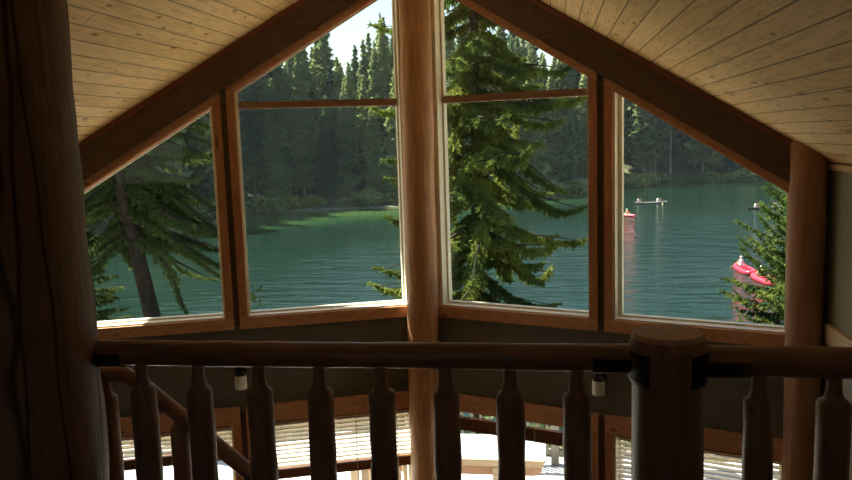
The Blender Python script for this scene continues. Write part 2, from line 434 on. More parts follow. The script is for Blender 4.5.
def rail_log(m, p, q, r, seed, n=20, seg=26, wob=.015):
    P0, P1 = Vector(p), Vector(q); r_ = random.Random(seed)
    pp = [P0.lerp(P1, i/seg) + Vector((0, r_.uniform(-.001, .001), r_.uniform(-.0012, .0012))) for i in range(seg+1)]
    m.tube(pp, [r*(1+r_.uniform(-.012, .012)) for _ in pp], n, True, wob, seed)
m = MB(); rail_log(m, (-.47, 0, .917), (1.42, 0, .917), .045, 5); m.build('top_rail', M_RAIL, rail_root)
m = MB(); rail_log(m, (-.47, 0, .10), (1.42, 0, .10), .04, 6); m.build('bottom_rail', M_RAIL, rail_root)
for i, x in enumerate((-.300, -.085, .139, .358, .576, .799, 1.016, 1.235)):
    baluster(x, .12, .885, seed=20+i).build('baluster', M_BAL, rail_root)
r2 = empty('loft_railing', (0, RY, 0))
tag(r2, 'dark log railing between the flat-topped newel post and the right wall', 'railing', 'loft railing sections')
m = MB(); rail_log(m, (1.63, 0, .910), (3.1, 0, .905), .050, 8); m.build('top_rail', M_RAIL, r2)
m = MB(); rail_log(m, (1.63, 0, .10), (3.1, 0, .10), .04, 9); m.build('bottom_rail', M_RAIL, r2)
for i, x in enumerate((1.806, 2.032, 2.26, 2.48, 2.70, 2.92)):
    baluster(x, .12, .878, seed=40+i, r=.047 if i != 1 else .052).build('baluster', M_BAL, r2)
# newel
nroot = empty('newel_post', (1.525, RY, 0)); tag(nroot, 'stout dark log newel post with chamfered flat top', 'newel post')
m = MB()
prof = [(0, .116), (.3, .115), (.6, .1135), (.835, .1135), (.85, .117), (.865, .122), (.955, .1235), (.968, .122), (.982, .117), (.988, .115)]
m.tube([(0, 0, z) for z, _ in prof], [r for _, r in prof], 40, True, .008, 3); m.build('post_body', M_BAL, nroot)
m = MB(); m.tube([(0, 0, .989), (0, 0, .998), (0, 0, 1.004)], [.115, .113, .108], 40, True, .004, 3); m.build('post_top', M_CAP, nroot)

# dark arcs on the newel where rails meet, dark half-rounds under rail ends
def dark_arc(a0, a1, name='newel_dark_arc'):
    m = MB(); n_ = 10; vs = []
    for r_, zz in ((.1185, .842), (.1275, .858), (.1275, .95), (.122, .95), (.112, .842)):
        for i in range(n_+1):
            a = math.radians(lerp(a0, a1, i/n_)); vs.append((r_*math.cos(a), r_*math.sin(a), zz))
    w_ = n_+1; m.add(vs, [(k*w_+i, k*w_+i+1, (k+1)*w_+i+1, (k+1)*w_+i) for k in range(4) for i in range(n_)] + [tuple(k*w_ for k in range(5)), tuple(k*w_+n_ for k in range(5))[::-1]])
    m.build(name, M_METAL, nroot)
dark_arc(150, 236); dark_arc(-62, 30)
def dark_half_round(x0, x1, zc, r, parent):
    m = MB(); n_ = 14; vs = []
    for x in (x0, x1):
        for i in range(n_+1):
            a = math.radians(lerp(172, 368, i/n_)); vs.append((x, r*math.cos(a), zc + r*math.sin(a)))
    w_ = n_+1; m.add(vs, [(i, i+1, w_+i+1, w_+i) for i in range(n_)], True); o = m.build('rail_dark_half_round', M_METAL, parent)
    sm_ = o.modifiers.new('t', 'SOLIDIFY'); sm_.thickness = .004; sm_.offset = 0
dark_half_round(1.285, 1.41, .917, .049, rail_root); dark_half_round(-.455, -.355, .917, .049, rail_root); dark_half_round(1.64, 1.77, .910, .054, r2)
# stair with its railing ---------------------------------------------------
st = empty('stair_railing', (0, -3.95, 0)); tag(st, 'dark log stair handrail descending to the right behind the left balusters', 'stair railing')
m = MB(); hs = -.822; X0, Z0 = -.74, .625
pts = [(-.95, 0, Z0), (X0-.02, 0, Z0)] + [(X0 + .08 + i*.25, 0, Z0 - .05 + hs*(i*.25+.02)) for i in range(13)]
m.tube(pts, .037, 16, True, .012, 4); m.build('handrail', M_RAIL, st)
m = MB(); baluster(-.862, -.2, Z0-.01, seed=60, r=.05).build('baluster', M_STB, st)
for i in range(9):
    x = -.516 + i*.315; zr = Z0-.05 + hs*(x-(X0+.08)) - .03
    baluster(x, zr-.86, zr+.01, seed=70+i, r=.042, rn=.02, neck_z=zr-.035).build('baluster', M_BAL, st)
sr = empty('staircase', (0, -4.15, 0)); tag(sr, 'wooden staircase running down below the stair handrail', 'staircase')
for i in range(14):
    x = -.73 + .222*i; z = -.19 - .183*i
    m = MB(); m.box((x, -.20, z-.07), (x+.26, .27, z)); m.build('tread', M_FLOOR, sr)
for yy in (-.235, .20):
    m = MB(); m.bar((-.86, yy, -.26), (2.38, yy, -2.70), .07, .2); m.build('stringer', M_DLOG, sr)

# sconces --------------------------------------------------------------------
def sconce(side, x, z, label):
    c = P(side, x, IN, z); r = empty('wall_sconce', c, -side*ang); tag(r, label, 'wall lamp', 'wall sconces')
    m = MB(); m.box((-.045, -.02, .04), (.045, 0, .13)); m.build('back_plate', M_METAL, r)
    m = MB(); m.tube([(0, -.02, .09), (0, -.075, .09), (0, -.085, .07)], .010, 8); m.build('arm', M_METAL, r)
    m = MB(); m.tube([(0, -.085, .045), (0, -.085, .066), (0, -.085, .082)], [.047, .045, .015], 20); m.build('cap', M_METAL, r)
    m = MB(); m.tube([(0, -.085, -.075), (0, -.085, -.07), (0, -.085, .0), (0, -.085, .046)], [.047, .053, .053, .050], 20); m.build('lamp_shade', M_SHADE, r)
sconce(-1, 1.60, -.405, 'small wall lamp with white cylinder shade, left of the central log post')
sconce(1, 1.60, -.405, 'small wall lamp with white cylinder shade beside the newel post')

# blinds ------------------------------------------------------------------
def blind(side, x0, x1, bottom, label, raised=False):
    r = empty('window_blind'); tag(r, label, 'blind', 'wooden window blinds')
    r['label'] = label
    def b(name, a, c, o0, o1, z0, z1, mat):
        m = MB(); wbox(m, side, a, c, o0, o1, z0, z1); return m.build(name, mat, r)
    b('headrail', x0, x1, .058, .112, LHEAD-.028 if not raised else LHEAD-.004, LHEAD-.002 if not raised else LHEAD-.001, M_BRAIL)
    m = MB()
    def slat(z, tilt, w=.048, th=.003):
        c0 = .085; dy = math.cos(tilt)*w/2; dz = math.sin(tilt)*w/2
        poly = [P(side, x0+.004, c0-dy, z-dz), P(side, x0+.004, c0+dy, z+dz), P(side, x0+.004, c0+dy, z+dz+th), P(side, x0+.004, c0-dy, z-dz+th)]
        m.prism(poly, P(side, x1-.004, 0, 0) - P(side, x0+.004, 0, 0))
    if raised:
        for i in range(20): slat(LHEAD-.078-i*.0045, 0, .05, .0035)
    else:
        z = LHEAD-.05
        while z > bottom + .09: slat(z, -.32 if side < 0 else -.16); z -= .040
    m.build('slats', M_SLAT if not raised else M_BRAIL, r)
    zb = bottom if not raised else LHEAD-.19
    b('bottom_rail', x0+.002, x1-.002, .058, .112, zb, zb+(.085 if not raised else .02), M_BRAIL)
    n = 3 if x1-x0 < 1.2 else 4
    for i in range(n):
        x = lerp(x0+.12, x1-.12, i/(n-1)); m = MB()
        c_ = [P(side, x-.004, .0565, zb+.02), P(side, x+.004, .0565, zb+.02), P(side, x+.004, .1135, zb+.02), P(side, x-.004, .1135, zb+.02)]
        wbox(m, side, x-.003, x+.003, .0565, .0575, zb+.02, LHEAD-.02); wbox(m, side, x-.003, x+.003, .1125, .1135, zb+.02, LHEAD-.02)
        wbox(m, side, x-.003, x+.003, .0565, .1135, zb+.015, zb+.02)
        m.build('ladder_cord', M_SLAT, r)
blind(-1, B0_[-1]+.014, B1-.014, -1.385, 'lowered wooden blind left of the central log post, above bright deck')
blind(-1, S0_[-1]+.014, S1-.014, -1.15, 'partly lowered wooden blind at far left behind the stair handrail')
blind(1, B0_[1]+.014, B1-.014, -1.0, 'raised wooden blind stacked above the picnic table view', True)
blind(1, S0_[1]+.014, S1-.014, -1.86, 'lowered wooden blind at right behind the newel post')

# ------------------------------------------------------------------ deck
DZ = -2.9
def deck():
    m = MB()
    y = -4.0
    while y < 3.75:
        m.box((-8, y, DZ-.04), (8, y+.135, DZ)); y += .141
    return m.build('deck', M_DECK)
o = deck(); struct(o)
m = MB()
for x in (-7.5, -4, -1, 1.2, 4, 7.5): m.tube([(x, 3.5, -8), (x, 3.5, DZ-.3)], .12, 10)
m.bar((-8, 3.5, DZ-.17), (8, 3.5, DZ-.17), .1, .25)
m.box((-8, 3.55, DZ-.3), (8, 3.75, DZ-.045))
struct(m.build('deck_frame', M_BARKP))
fr = empty('deck_railing', (0, 3.5, DZ)); tag(fr, 'wooden deck railing with square pickets beyond the picnic table', 'railing')
for i in range(9):
    x = 1.185 + (i-4)*1.75
    m = MB(); m.box((x-.055, -.055, 0), (x+.055, .055, 1.0)); m.build('post', M_BARKP, fr)
for z, nm in ((.18, 'bottom_rail'), (.93, 'top_rail')):
    m = MB(); m.box((-6.2, -.03, z-.035), (8.2, .03, z+.035)); m.build(nm, M_BARKP, fr)
m = MB(); m.box((-.016, -.016, .2), (.016, .016, .91)); pk = m.build('picket', M_BARKP, fr); pk.location.x = -4.9
for i in range(1, 92):
    q = pk.copy(); COL.objects.link(q); q.parent = fr; q.location.x = -4.9 + i*.13

# picnic table -----------------------------------------------------------------
t = empty('picnic_table', (-.35, 2.22, DZ)); tag(t, 'long weathered picnic table in sun on the deck', 'table')
for i in range(4):
    y = -.39 + i*.197; m = MB(); m.box((-1.42, y+.003, .71), (1.42, y+.192, .75)); m.build('top_board', M_TABLE, t)
m = MB(); m.box((-1.42, -.415, .67), (1.40, -.39, .75)); m.build('edge_board', M_TABLE2, t)
# apron beam with rounded end
m = MB(); poly = [(-1.3, -.22, .48), (1.28, -.22, .48), (1.34, -.22, .50), (1.375, -.22, .54), (1.375, -.22, .60), (-1.3, -.22, .60)]
m.prism(poly, (0, .06, 0)); m.build('beam', M_TABLE3, t)
for sx in (-.9, .84):
    for sy in (-1, 1):
        m = MB(); m.bar((sx, sy*.30, 0), (sx, sy*.30, .70), .09, .09, up=(0, 1, 0)); m.build('leg', M_TABLE2, t)
    m = MB(); m.box((sx-.045, -.36, .60), (sx+.045, .36, .668)); m.build('cross_brace', M_TABLE2, t)
# patio chair just left of the central post
c = empty('patio_chair', (-.72, 1.35, DZ), .5); tag(c, 'sunlit wooden slat-back chair on the deck left of the central post', 'chair')
for i in range(6):
    x = -.25 + i*.1; m = MB(); m.bar((x, 0, .40), (x, .16, .98), .07, .02, up=(0, 1, 0)); m.build('back_slat', M_TABLE2, c)
m = MB(); m.box((-.3, -.5, .36), (.3, .02, .39)); m.build('seat', M_TABLE2, c)
for x in (-.28, .28):
    for y in (-.45, .02):
        m = MB(); m.box((x-.03, y-.03, 0), (x+.03, y+.03, .36)); m.build('leg', M_TABLE2, c)

# ------------------------------------------------------------------ trees
def needle_strip(m, p, d, L, w, droop, rs, seg=3, flat=None):
    """jagged twig: two crossed tapering strips of needles"""
    d = d.normalized(); side = d.cross(Vector((0, 0, 1)))
    if side.length < .1: side = Vector((1, 0, 0))
    side.normalize(); up = side.cross(d)
    tw = rs.uniform(-.6, .6); side, up = side*math.cos(tw)+up*math.sin(tw), up*math.cos(tw)-side*math.sin(tw)
    pts = []; q = Vector(p); dd = d.copy()
    for i in range(seg+1):
        pts.append(q.copy()); dd = (dd + Vector((0, 0, -droop))).normalized(); q = q + dd*(L/seg)
    for ax in ((side,) if flat else (side, up)):
        vs = []; fs = []
        for i, q in enumerate(pts):
            ww = w*(1 - .75*i/seg)*(rs.uniform(.7, 1.25))
            vs += [q - ax*ww, q + ax*ww]
        for i in range(seg): fs.append((2*i, 2*i+1, 2*i+3, 2*i+2))
        # needle barbs, pointing outwards
        n0 = len(vs)
        for i in range(seg):
            a, b_ = pts[i], pts[i+1]; l = (b_-a)
            for sgn in (-1, 1):
                k = len(vs); vs += [a + l*.1, a + l*.6, a + l*.95 + ax*sgn*w*rs.uniform(1.3, 2.2)]
                fs.append((k, k+1, k+2))
        m.add(vs, fs)

def branch(fm, wm, p, d, L, rs, droop=.06, twig=.34, step=.085, w=.03, r=.02, lift=0, hang=.25, seg=2):
    d = d.normalized(); n = max(3, int(L/step)); q = Vector(p); dd = d.copy(); pts = [q.copy()]
    for i in range(n):
        t = i/n
        dd = (dd + Vector((rs.uniform(-.14, .14), rs.uniform(-.14, .14), rs.uniform(-.08, .08) - droop*(1-t) + lift*t))).normalized()
        q = q + dd*(L/n); pts.append(q.copy())
        tl = twig*(1 - .75*t)*rs.uniform(.6, 1.2)*min(1, .4 + t*3)
        side = dd.cross(Vector((0, 0, 1))).normalized()
        for sg in (-1, 1):
            v = dd*rs.uniform(.4, .9) + side*sg*rs.uniform(.6, 1.1) + Vector((0, 0, rs.uniform(-.5, .1)))
            needle_strip(fm, q, v, tl, w, hang, rs, seg)
            if rs.random() < .5:
                needle_strip(fm, q, dd*.3 + side*sg*.3 + Vector((0, 0, rs.uniform(-1, .3))), tl*.6, w, hang, rs, seg)
    needle_strip(fm, q, dd, twig*.5, w, .1, rs, seg)
    wm.tube([pts[0], pts[len(pts)//2], pts[-1]], [r, r*.6, r*.2], 5, False)

def near_tree(name, base, H, lean, rmax, mat, label, cat='tree', crown0=.1, n=110, seed=1, trunk_r=.16, shape=None, az_fn=None, droop=.05, twig=.34, w=.03, bark=M_BARK, step=.085, lift=.05, updir=.1):
    rs = random.Random(seed); root = empty(name, base); tag(root, label, cat)
    tm = MB(); lean = Vector(lean); tp = lambda t: Vector((lean.x*t*H, lean.y*t*H, t*H))
    tm.tube([tp(i/14) + Vector((rs.uniform(-.02, .02), rs.uniform(-.02, .02), 0)) for i in range(15)], [trunk_r*(1-.93*i/14) for i in range(15)], 12, True, .04, seed)
    tm.build('trunk', bark, root)
    fm = MB(); wm = MB(); a = rs.random()*6
    for i in range(n):
        t = crown0 + (1-crown0)*(i+rs.random())/n; a += 2.4 + rs.uniform(-.4, .4)
        u = (t-crown0)/(1-crown0)
        L = rmax*(shape(u) if shape else (1-u)**.8)*rs.uniform(.65, 1.1) + .12
        if az_fn and not az_fn(a % (2*PI), t, rs): continue
        up = updir + u*.7*rs.uniform(.6, 1.2) - .15
        branch(fm, wm, tp(t), Vector((math.cos(a), math.sin(a), up)), L, rs, droop, twig*(.6+.5*L/rmax), step, w, trunk_r*.18*(.4+L/rmax), lift, seg=2)
    fm.build('foliage', mat, root); wm.build('branches', bark, root)
    return root
# big spruce before the right window
near_tree('spruce_tree', (-.42, 9.3, -5.3), 20.0, (.012, 0, 0), 2.75, M_FSPR, 'tall green spruce close outside, right of the central log post',
          n=200, bark=M_DBARK, seed=5, crown0=.12, trunk_r=.15, droop=.075, lift=.10, twig=.50, w=.05, step=.07, shape=lambda u: (1-u)**.55*min(1, .75+u), updir=.02)
# dark leaning fir at the left window
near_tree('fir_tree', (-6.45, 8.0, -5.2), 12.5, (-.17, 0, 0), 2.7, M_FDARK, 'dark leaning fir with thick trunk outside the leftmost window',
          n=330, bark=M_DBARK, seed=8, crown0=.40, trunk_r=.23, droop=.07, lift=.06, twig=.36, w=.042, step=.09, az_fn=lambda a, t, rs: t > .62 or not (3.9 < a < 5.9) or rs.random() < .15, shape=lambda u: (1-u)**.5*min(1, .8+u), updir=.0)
# lower sprays of the left tree
near_tree('fir_tree', (-8.9, 8.6, -5.3), 5.2, (.03, 0, 0), 1.3, M_FDARK, 'small dark fir in shade behind the thick left log post', n=95, bark=M_DBARK, seed=15, droop=.10, crown0=.2, trunk_r=.07, twig=.34, w=.035)
# young fir at the right window
near_tree('fir_tree', (6.58, 10.5, -5.9), 7.0, (0, 0, 0), 1.9, M_FFIR, 'young yellow-green fir beside the right corner log post', n=230, bark=M_DBARK, seed=21, crown0=.15, trunk_r=.08, droop=.03, lift=.05, twig=.36, w=.035, updir=.3, shape=lambda u: (1-u)**.36)
near_tree('sapling', (-3.98, 6.0, -4.2), 3.35, (0, 0, 0), .30, M_FFIR, 'thin yellow-green sapling tip just above the left sill', cat='sapling', n=26, seed=31, crown0=.3, trunk_r=.02, twig=.14, w=.016, updir=.6, step=.07)

# ------------------------------------------------------------------ lake and land
LZ = -10.5
shore = [(-150, -20), (-95, 40), (-72, 68), (-57, 85), (-52, 93), (-49.4, 108), (-49, 121), (-42, 127.6), (-26.3, 134), (-10, 141), (3.2, 149.6), (11.6, 163.6),
         (22, 170), (33.8, 175.5), (44.7, 180.5), (53, 183), (66, 182), (80, 170), (95, 145), (110, 100), (125, 40), (140, -30)]
def dens(poly, k=4):
    out = []
    for (a, b), (c_, d_) in zip(poly, poly[1:]):
        for i in range(k): out.append((lerp(a, c_, i/k), lerp(b, d_, i/k)))
    return out + [poly[-1]]
SH = dens(shore); rs = random.Random(2)
SH = [(x+rs.uniform(-.6, .6), y+rs.uniform(-.6, .6)) for x, y in SH]
def outward(i):
    a = Vector(SH[max(i-1, 0)]); b = Vector(SH[min(i+1, len(SH)-1)]); t = (b-a).normalized(); return Vector((-t.y, t.x))
def bank(d):
    if d < 3: return LZ + .12*d*1.2
    if d < 9: return LZ + .43 + (d-3)*.16
    return LZ + 1.39 + (d-9)*.24
offs = [-3, 0, 1.2, 3, 6, 10, 18, 30, 50, 80, 130]
v = []; f = []
nrm = []
for i in range(len(SH)):
    acc = Vector((0, 0))
    for j in range(max(0, i-6), min(len(SH), i+7)): acc += outward(j)
    nrm.append(acc.normalized())
for i, (x, y) in enumerate(SH):
    for k, d in enumerate(offs):
        q = Vector((x, y)) + nrm[i]*d; z = bank(d) if d >= 0 else LZ-.6
        v.append((q.x, q.y, z + (rs.uniform(-.1, .25) if d > 1 else 0)))
n = len(offs)
for i in range(len(SH)-1):
    for k in range(n-1): f.append((i*n+k, (i+1)*n+k, (i+1)*n+k+1, i*n+k+1))
mb = MB(); mb.add(v, f); struct(mb.build('ground_far_bank', M_LAND))
# sandy strip along the left shore
v = []; f = []
idx = range(18, 40)
for i in idx:
    x, y = SH[i]; q0 = Vector((x, y)) + nrm[i]*-.8; q1 = Vector((x, y)) + nrm[i]*1.3
    v += [(q0.x, q0.y, LZ+.0), (q1.x, q1.y, LZ+.26)]
for k in range(len(idx)-1): f.append((2*k, 2*k+2, 2*k+3, 2*k+1))
mb = MB(); mb.add(v, f); struct(mb.build('ground_sand', M_SAND))
# lake surface with a shallow shelf by the left shore
nx, ny = 140, 110; v = []; sh = []; wind = []
X = [lerp(-170, 170, i/nx) for i in range(nx+1)]; Y = [lerp(14, 200, j/ny) for j in range(ny+1)]
segs = [(Vector(SH[i]), Vector(SH[i+1])) for i in range(8, 60)]
def sdist(p):
    best = 1e9
    for a, b in segs:
        ab = b-a; t = max(0, min(1, (p-a).dot(ab)/ab.length_squared)); best = min(best, (a+ab*t-p).length)
    return best
for y in Y:
    for x in X:
        v.append((x, y, LZ)); d = sdist(Vector((x, y)))
        wd = (32 if x < -20 else max(5, 32-(x+20)*.6)) if y > 112 else max(10, 32-(112-y)*1.2)
        sh.append(max(0, 1 - d/wd)**1.3); u_ = max(0, min(1, (d-18)/38)); wind.append(.22 + .78*u_*u_*(3-2*u_))
f = [(j*(nx+1)+i, j*(nx+1)+i+1, (j+1)*(nx+1)+i+1, (j+1)*(nx+1)+i) for j in range(ny) for i in range(nx)]
mb = MB(); mb.add(v, f, True); lake = mb.build('lake', M_WATER); tag(lake, kind='structure')
at = lake.data.attributes.new('shallow', 'FLOAT', 'POINT'); at.data.foreach_set('value', sh)
at = lake.data.attributes.new('wind', 'FLOAT', 'POINT'); at.data.foreach_set('value', wind)
# near slope below the house
v = []; f = []
gy = [(-12, -5.2), (3, -4.6), (6, -4.9), (9, -5.5), (14, -7.2), (20, -9.3), (25, -10.9)]
for i in range(31):
    for y, z in gy: v.append((-90 + i*6, y + (rs.uniform(-.5, .5) if y > 3 else 0), z + rs.uniform(-.1, .1)))
for i in range(30):
    for k in range(len(gy)-1): f.append((i*7+k, (i+1)*7+k, (i+1)*7+k+1, i*7+k+1))
mb = MB(); mb.add(v, f); struct(mb.build('ground_near_slope', M_LAND))

# far conifers
def far_conifer(H, R, crown0, seed, mat):
    rs = random.Random(seed); fm = MB(); wm = MB()
    wm.tube([(0, 0, -1.5), (0, 0, H*.5), (0, 0, H*.98)], [.26, .17, .03], 7, False)
    t = crown0
    while t < .99:
        u = (t-crown0)/(1-crown0); r = R*(1-u)**.75*min(1, .55+u*2.5)
        nb = rs.randint(5, 8); a0 = rs.random()*6
        for k in range(nb):
            if rs.random() < .12: continue
            a = a0 + k*2*PI/nb + rs.uniform(-.3, .3); L = r*rs.uniform(.55, 1.2)+.15
            d = Vector((math.cos(a), math.sin(a), 0)); s_ = Vector((-d.y, d.x, 0)); z = t*H + rs.uniform(-.3, .3); dr = rs.uniform(.25, .6)
            p0 = Vector((0, 0, z+.15)); pts = [p0, d*L*.5 + Vector((0, 0, z-dr*L*.22)), d*L + Vector((0, 0, z-dr*L*.55))]
            w = .36*L + .22
            vs = [p0, pts[1]-s_*w, pts[1]+s_*w, pts[2], pts[1]-Vector((0, 0, w*rs.uniform(.7, 1.4))), pts[1]*.5+p0*.5-Vector((0, 0, w))]
            fm.add(vs, [(0, 1, 3), (0, 3, 2), (0, 5, 4), (0, 4, 3)])
            for sg in (-1, 1):
                q = pts[1].lerp(pts[2], .3); e = q + s_*sg*w*rs.uniform(.8, 1.5) + d*L*.15 - Vector((0, 0, w*rs.uniform(.5, 1.2)))
                fm.add([q, e, pts[2]], [(0, 1, 2)])
                q2 = pts[0].lerp(pts[1], .6); e2 = q2 + s_*sg*w*rs.uniform(.8, 1.3) - Vector((0, 0, w*rs.uniform(.5, 1.3)))
                fm.add([q2, e2, pts[1]], [(0, 1, 2)])
        t += rs.uniform(.016, .026)
    root = empty('conifer_tree', (0, 0, -60))
    fm.build('foliage', mat, root); wm.build('trunk', M_BARKP, root)
    return root
protos = [far_conifer(27, 3.9, .12, 1, M_FFAR), far_conifer(29, 3.4, .30, 2, M_FFAR), far_conifer(24, 4.0, .06, 3, M_FFAR), far_conifer(30, 3.4, .42, 4, M_FFAR), far_conifer(21, 3.5, .08, 5, M_FFAR)]
pkids = [kids(p_) for p_ in protos]; used = [False]*5
cnt = 0
def place(k, x, y, z, s, rz):
    global cnt
    if not used[k]: o = protos[k]; used[k] = True
    else:
        o = protos[k].copy(); COL.objects.link(o)
        for ch in pkids[k]:
            c_ = ch.copy(); COL.objects.link(c_); c_.parent = o
    o.location = (x, y, z); o.scale = (s*random.uniform(.9, 1.1), s*random.uniform(.9, 1.1), s); o.rotation_euler.z = rz
    tag(o, 'tall conifer in the dense forest on the shore across the lake', 'tree', 'conifers of the forest across the lake'); cnt += 1
rs = random.Random(11)
for row, (d, sp) in enumerate(((10, 3.7), (16, 3.5), (25, 3.5), (36, 3.8), (52, 4.0))):
    acc = rs.random()*sp; last = None
    for i in range(7, 66):
        x, y = SH[i]
        if i > 7:
            x0, y0 = SH[i-1]; l = math.hypot(x-x0, y-y0); s0 = 0
            while acc < l:
                tt = acc/l; px_, py_ = lerp(x0, x, tt), lerp(y0, y, tt); nn = nrm[i]
                dd = d + rs.uniform(-2.2, 2.2); qx, qy = px_+nn.x*dd, py_+nn.y*dd
                az = math.atan2(qx-1.15, qy+7.2)
                if -.64 < az < .48 and (az > -.5 or row < 3):
                    s = rs.uniform(.82, 1.12)
                    if az > .02: s *= 1.12 + min(.25, (az-.02)*1.5)
                    if az < 0: s *= 1.22 if az < -.335 else (1.0 + .08*math.sin(az*60) if az < -.19 else 1.1)
                    place(rs.choice((0, 1, 2, 3, 1, 0, 4) if row else (2, 4, 0, 1)), qx, qy, bank(dd)-.2, s, rs.random()*6.28)
                acc += sp*rs.uniform(.6, 1.4)*(1.3 if az > .02 else .82)
            acc -= l
# shrubs just beyond the deck railing
def shrub(loc, r, h, seed, label):
    rs = random.Random(seed); m = MB(); st_ = MB(); root = empty('leafy_shrub', loc); tag(root, label, 'shrub', 'shrubs beyond the deck railing')
    for i in range(14):
        a = rs.random()*6.28; e = Vector((math.cos(a)*r*rs.uniform(.2, .9), math.sin(a)*r*rs.uniform(.2, .9), h*rs.uniform(.6, 1))); st_.tube([(0, 0, -.3), e*.5, e], [.02, .014, .006], 5, False)
        for k in range(90):
            q = e*rs.uniform(.25, 1.05) + Vector((rs.gauss(0, .12), rs.gauss(0, .12), rs.gauss(0, .12)))
            u = Vector((rs.uniform(-1, 1), rs.uniform(-1, 1), rs.uniform(-1, 1))).normalized(); v_ = u.cross(Vector((.3, .5, .8))).normalized(); s_ = rs.uniform(.03, .06)
            m.add([q-u*s_*1.6, q+v_*s_, q+u*s_*1.6, q-v_*s_], [(0, 1, 2, 3)])
    st_.build('stems', M_DBARK, root); m.build('leaves', M_FBUSH, root)
for i, x in enumerate((-7.0, -5.2, -3.6, -2.1, -.6, 1.0, 2.5, 4.1, 5.8)):
    shrub((x, 4.9 + .3*math.sin(i*2.3), -4.75), .95, 2.1 + .25*math.sin(i*1.7), 50+i, 'leafy green shrub in sun behind the deck railing')
# shore bushes
def bush(seed):
    rs = random.Random(seed); m = MB()
    for i in range(260):
        a = rs.random()*6.28; e = math.asin(rs.uniform(-.1, 1)); r = rs.uniform(.6, 1)
        q = Vector((math.cos(a)*math.cos(e)*r*1.2, math.sin(a)*math.cos(e)*r*1.2, math.sin(e)*r*1.1 + .15))
        u = Vector((rs.uniform(-1, 1), rs.uniform(-1, 1), rs.uniform(-1, 1))).normalized(); w_ = u.cross(Vector((.3, .5, .8))).normalized()
        s = rs.uniform(.10, .22); m.add([q-u*s, q+w_*s, q+u*s, q-w_*s], [(0, 1, 2, 3)])
    o = m.build('shore_bush', M_FBUSH); return o
bp = [bush(1), bush(2)]; bused = [0, 0]; rs = random.Random(5); nb = 0
for i in range(14, 62):
    for rep in range(2 if i > 26 else 3):
        if rs.random() < .2: continue
        x, y = SH[i]; dd = rs.uniform(1.8, 4.5); q = Vector((x, y)) + nrm[i]*dd + Vector((rs.uniform(-1.5, 1.5), 0))
        az = math.atan2(q.x-1.15, q.y+7.2)
        if not -.5 < az < .45: continue
        k = rs.randint(0, 1); o = bp[k] if not bused[k] else bp[k].copy()
        if bused[k]: COL.objects.link(o)
        bused[k] = 1; s = rs.uniform(.9, 2.3); o.location = (q.x, q.y, bank(dd)-.3); o.scale = (s*1.2, s*1.2, s); o.rotation_euler.z = rs.random()*6
        tag(o, 'rounded green bush at the water edge across the lake', 'bush', 'bushes on the far shore'); nb += 1

# ------------------------------------------------------------------ boats and people
def hull(name, L, Wd, H, mat, parent, raft=False):
    m = MB(); n = 14; rings = []
    for i in range(n+1):
        t = i/n*2-1; w = Wd/2*(1-abs(t)**2.6)**.7 + .015; sheer = H*(1+.45*abs(t)**3); keel = .06*abs(t)**2
        x = t*L/2
        rings.append([(x, -w, sheer), (x, -w*.95, H*.45+keel), (x, -w*.5, keel*1.0), (x, w*.5, keel), (x, w*.95, H*.45+keel), (x, w, sheer),
                      (x, w*.88, sheer), (x, w*.80, H*.45+keel+.02), (x, 0, keel+.06), (x, -w*.80, H*.45+keel+.02), (x, -w*.88, sheer)])
    k = len(rings[0]); vs = [p_ for r_ in rings for p_ in r_]
    fs = [(i*k+j, i*k+(j+1) % k, (i+1)*k+(j+1) % k, (i+1)*k+j) for i in range(n) for j in range(k)]
    fs += [tuple(range(k)), tuple(range(n*k, n*k+k))[::-1]]
    m.add(vs, fs, True); m.build(name, mat, parent)
    return m
def raft(L, Wd, mat, parent):
    m = MB(); r = .2; n = 28; pts = []
    for i in range(n+1):
        a = 2*PI*i/n; c_, s_ = math.cos(a), math.sin(a)
        x = (abs(c_)**.7)*math.copysign(1, c_)*(L/2-r); y = (abs(s_)**.55)*math.copysign(1, s_)*(Wd/2-r)
        pts.append((x, y, r + .22*max(0, abs(x)/(L/2)-.55)))
    m.tube(pts, r, 10, False); m.build('inflatable_tube', mat, parent)
    m = MB(); m.box((-L/2+.3, -Wd/2+.2, .04), (L/2-.3, Wd/2-.2, .12)); m.build('raft_floor', M_SEAT, parent)
    m = MB()
    for x in (-.45, .45): m.tube([(x, -Wd/2+.25, .28), (x, Wd/2-.25, .28)], .13, 10)
    m.build('thwarts', mat, parent)
def skin(name, verts, edges, rad, mat, parent, sub=1):
    me = bpy.data.meshes.new(name); me.from_pydata(verts, edges, []); o = bpy.data.objects.new(name, me); COL.objects.link(o)
    md = o.modifiers.new('s', 'SKIN'); md.use_smooth_shade = True
    for i, sv in enumerate(me.skin_vertices[0].data):
        sv.radius = (rad[i], rad[i]); sv.use_root = (i == 0)
    ms = o.modifiers.new('u', 'SUBSURF'); ms.levels = sub; ms.render_levels = sub
    bpy.context.view_layer.update()
    dg = bpy.context.evaluated_depsgraph_get(); ev = bpy.data.meshes.new_from_object(o.evaluated_get(dg))
    o.modifiers.clear(); o.data = ev; ev.materials.clear(); ev.materials.append(mat); o.parent = parent
    return o
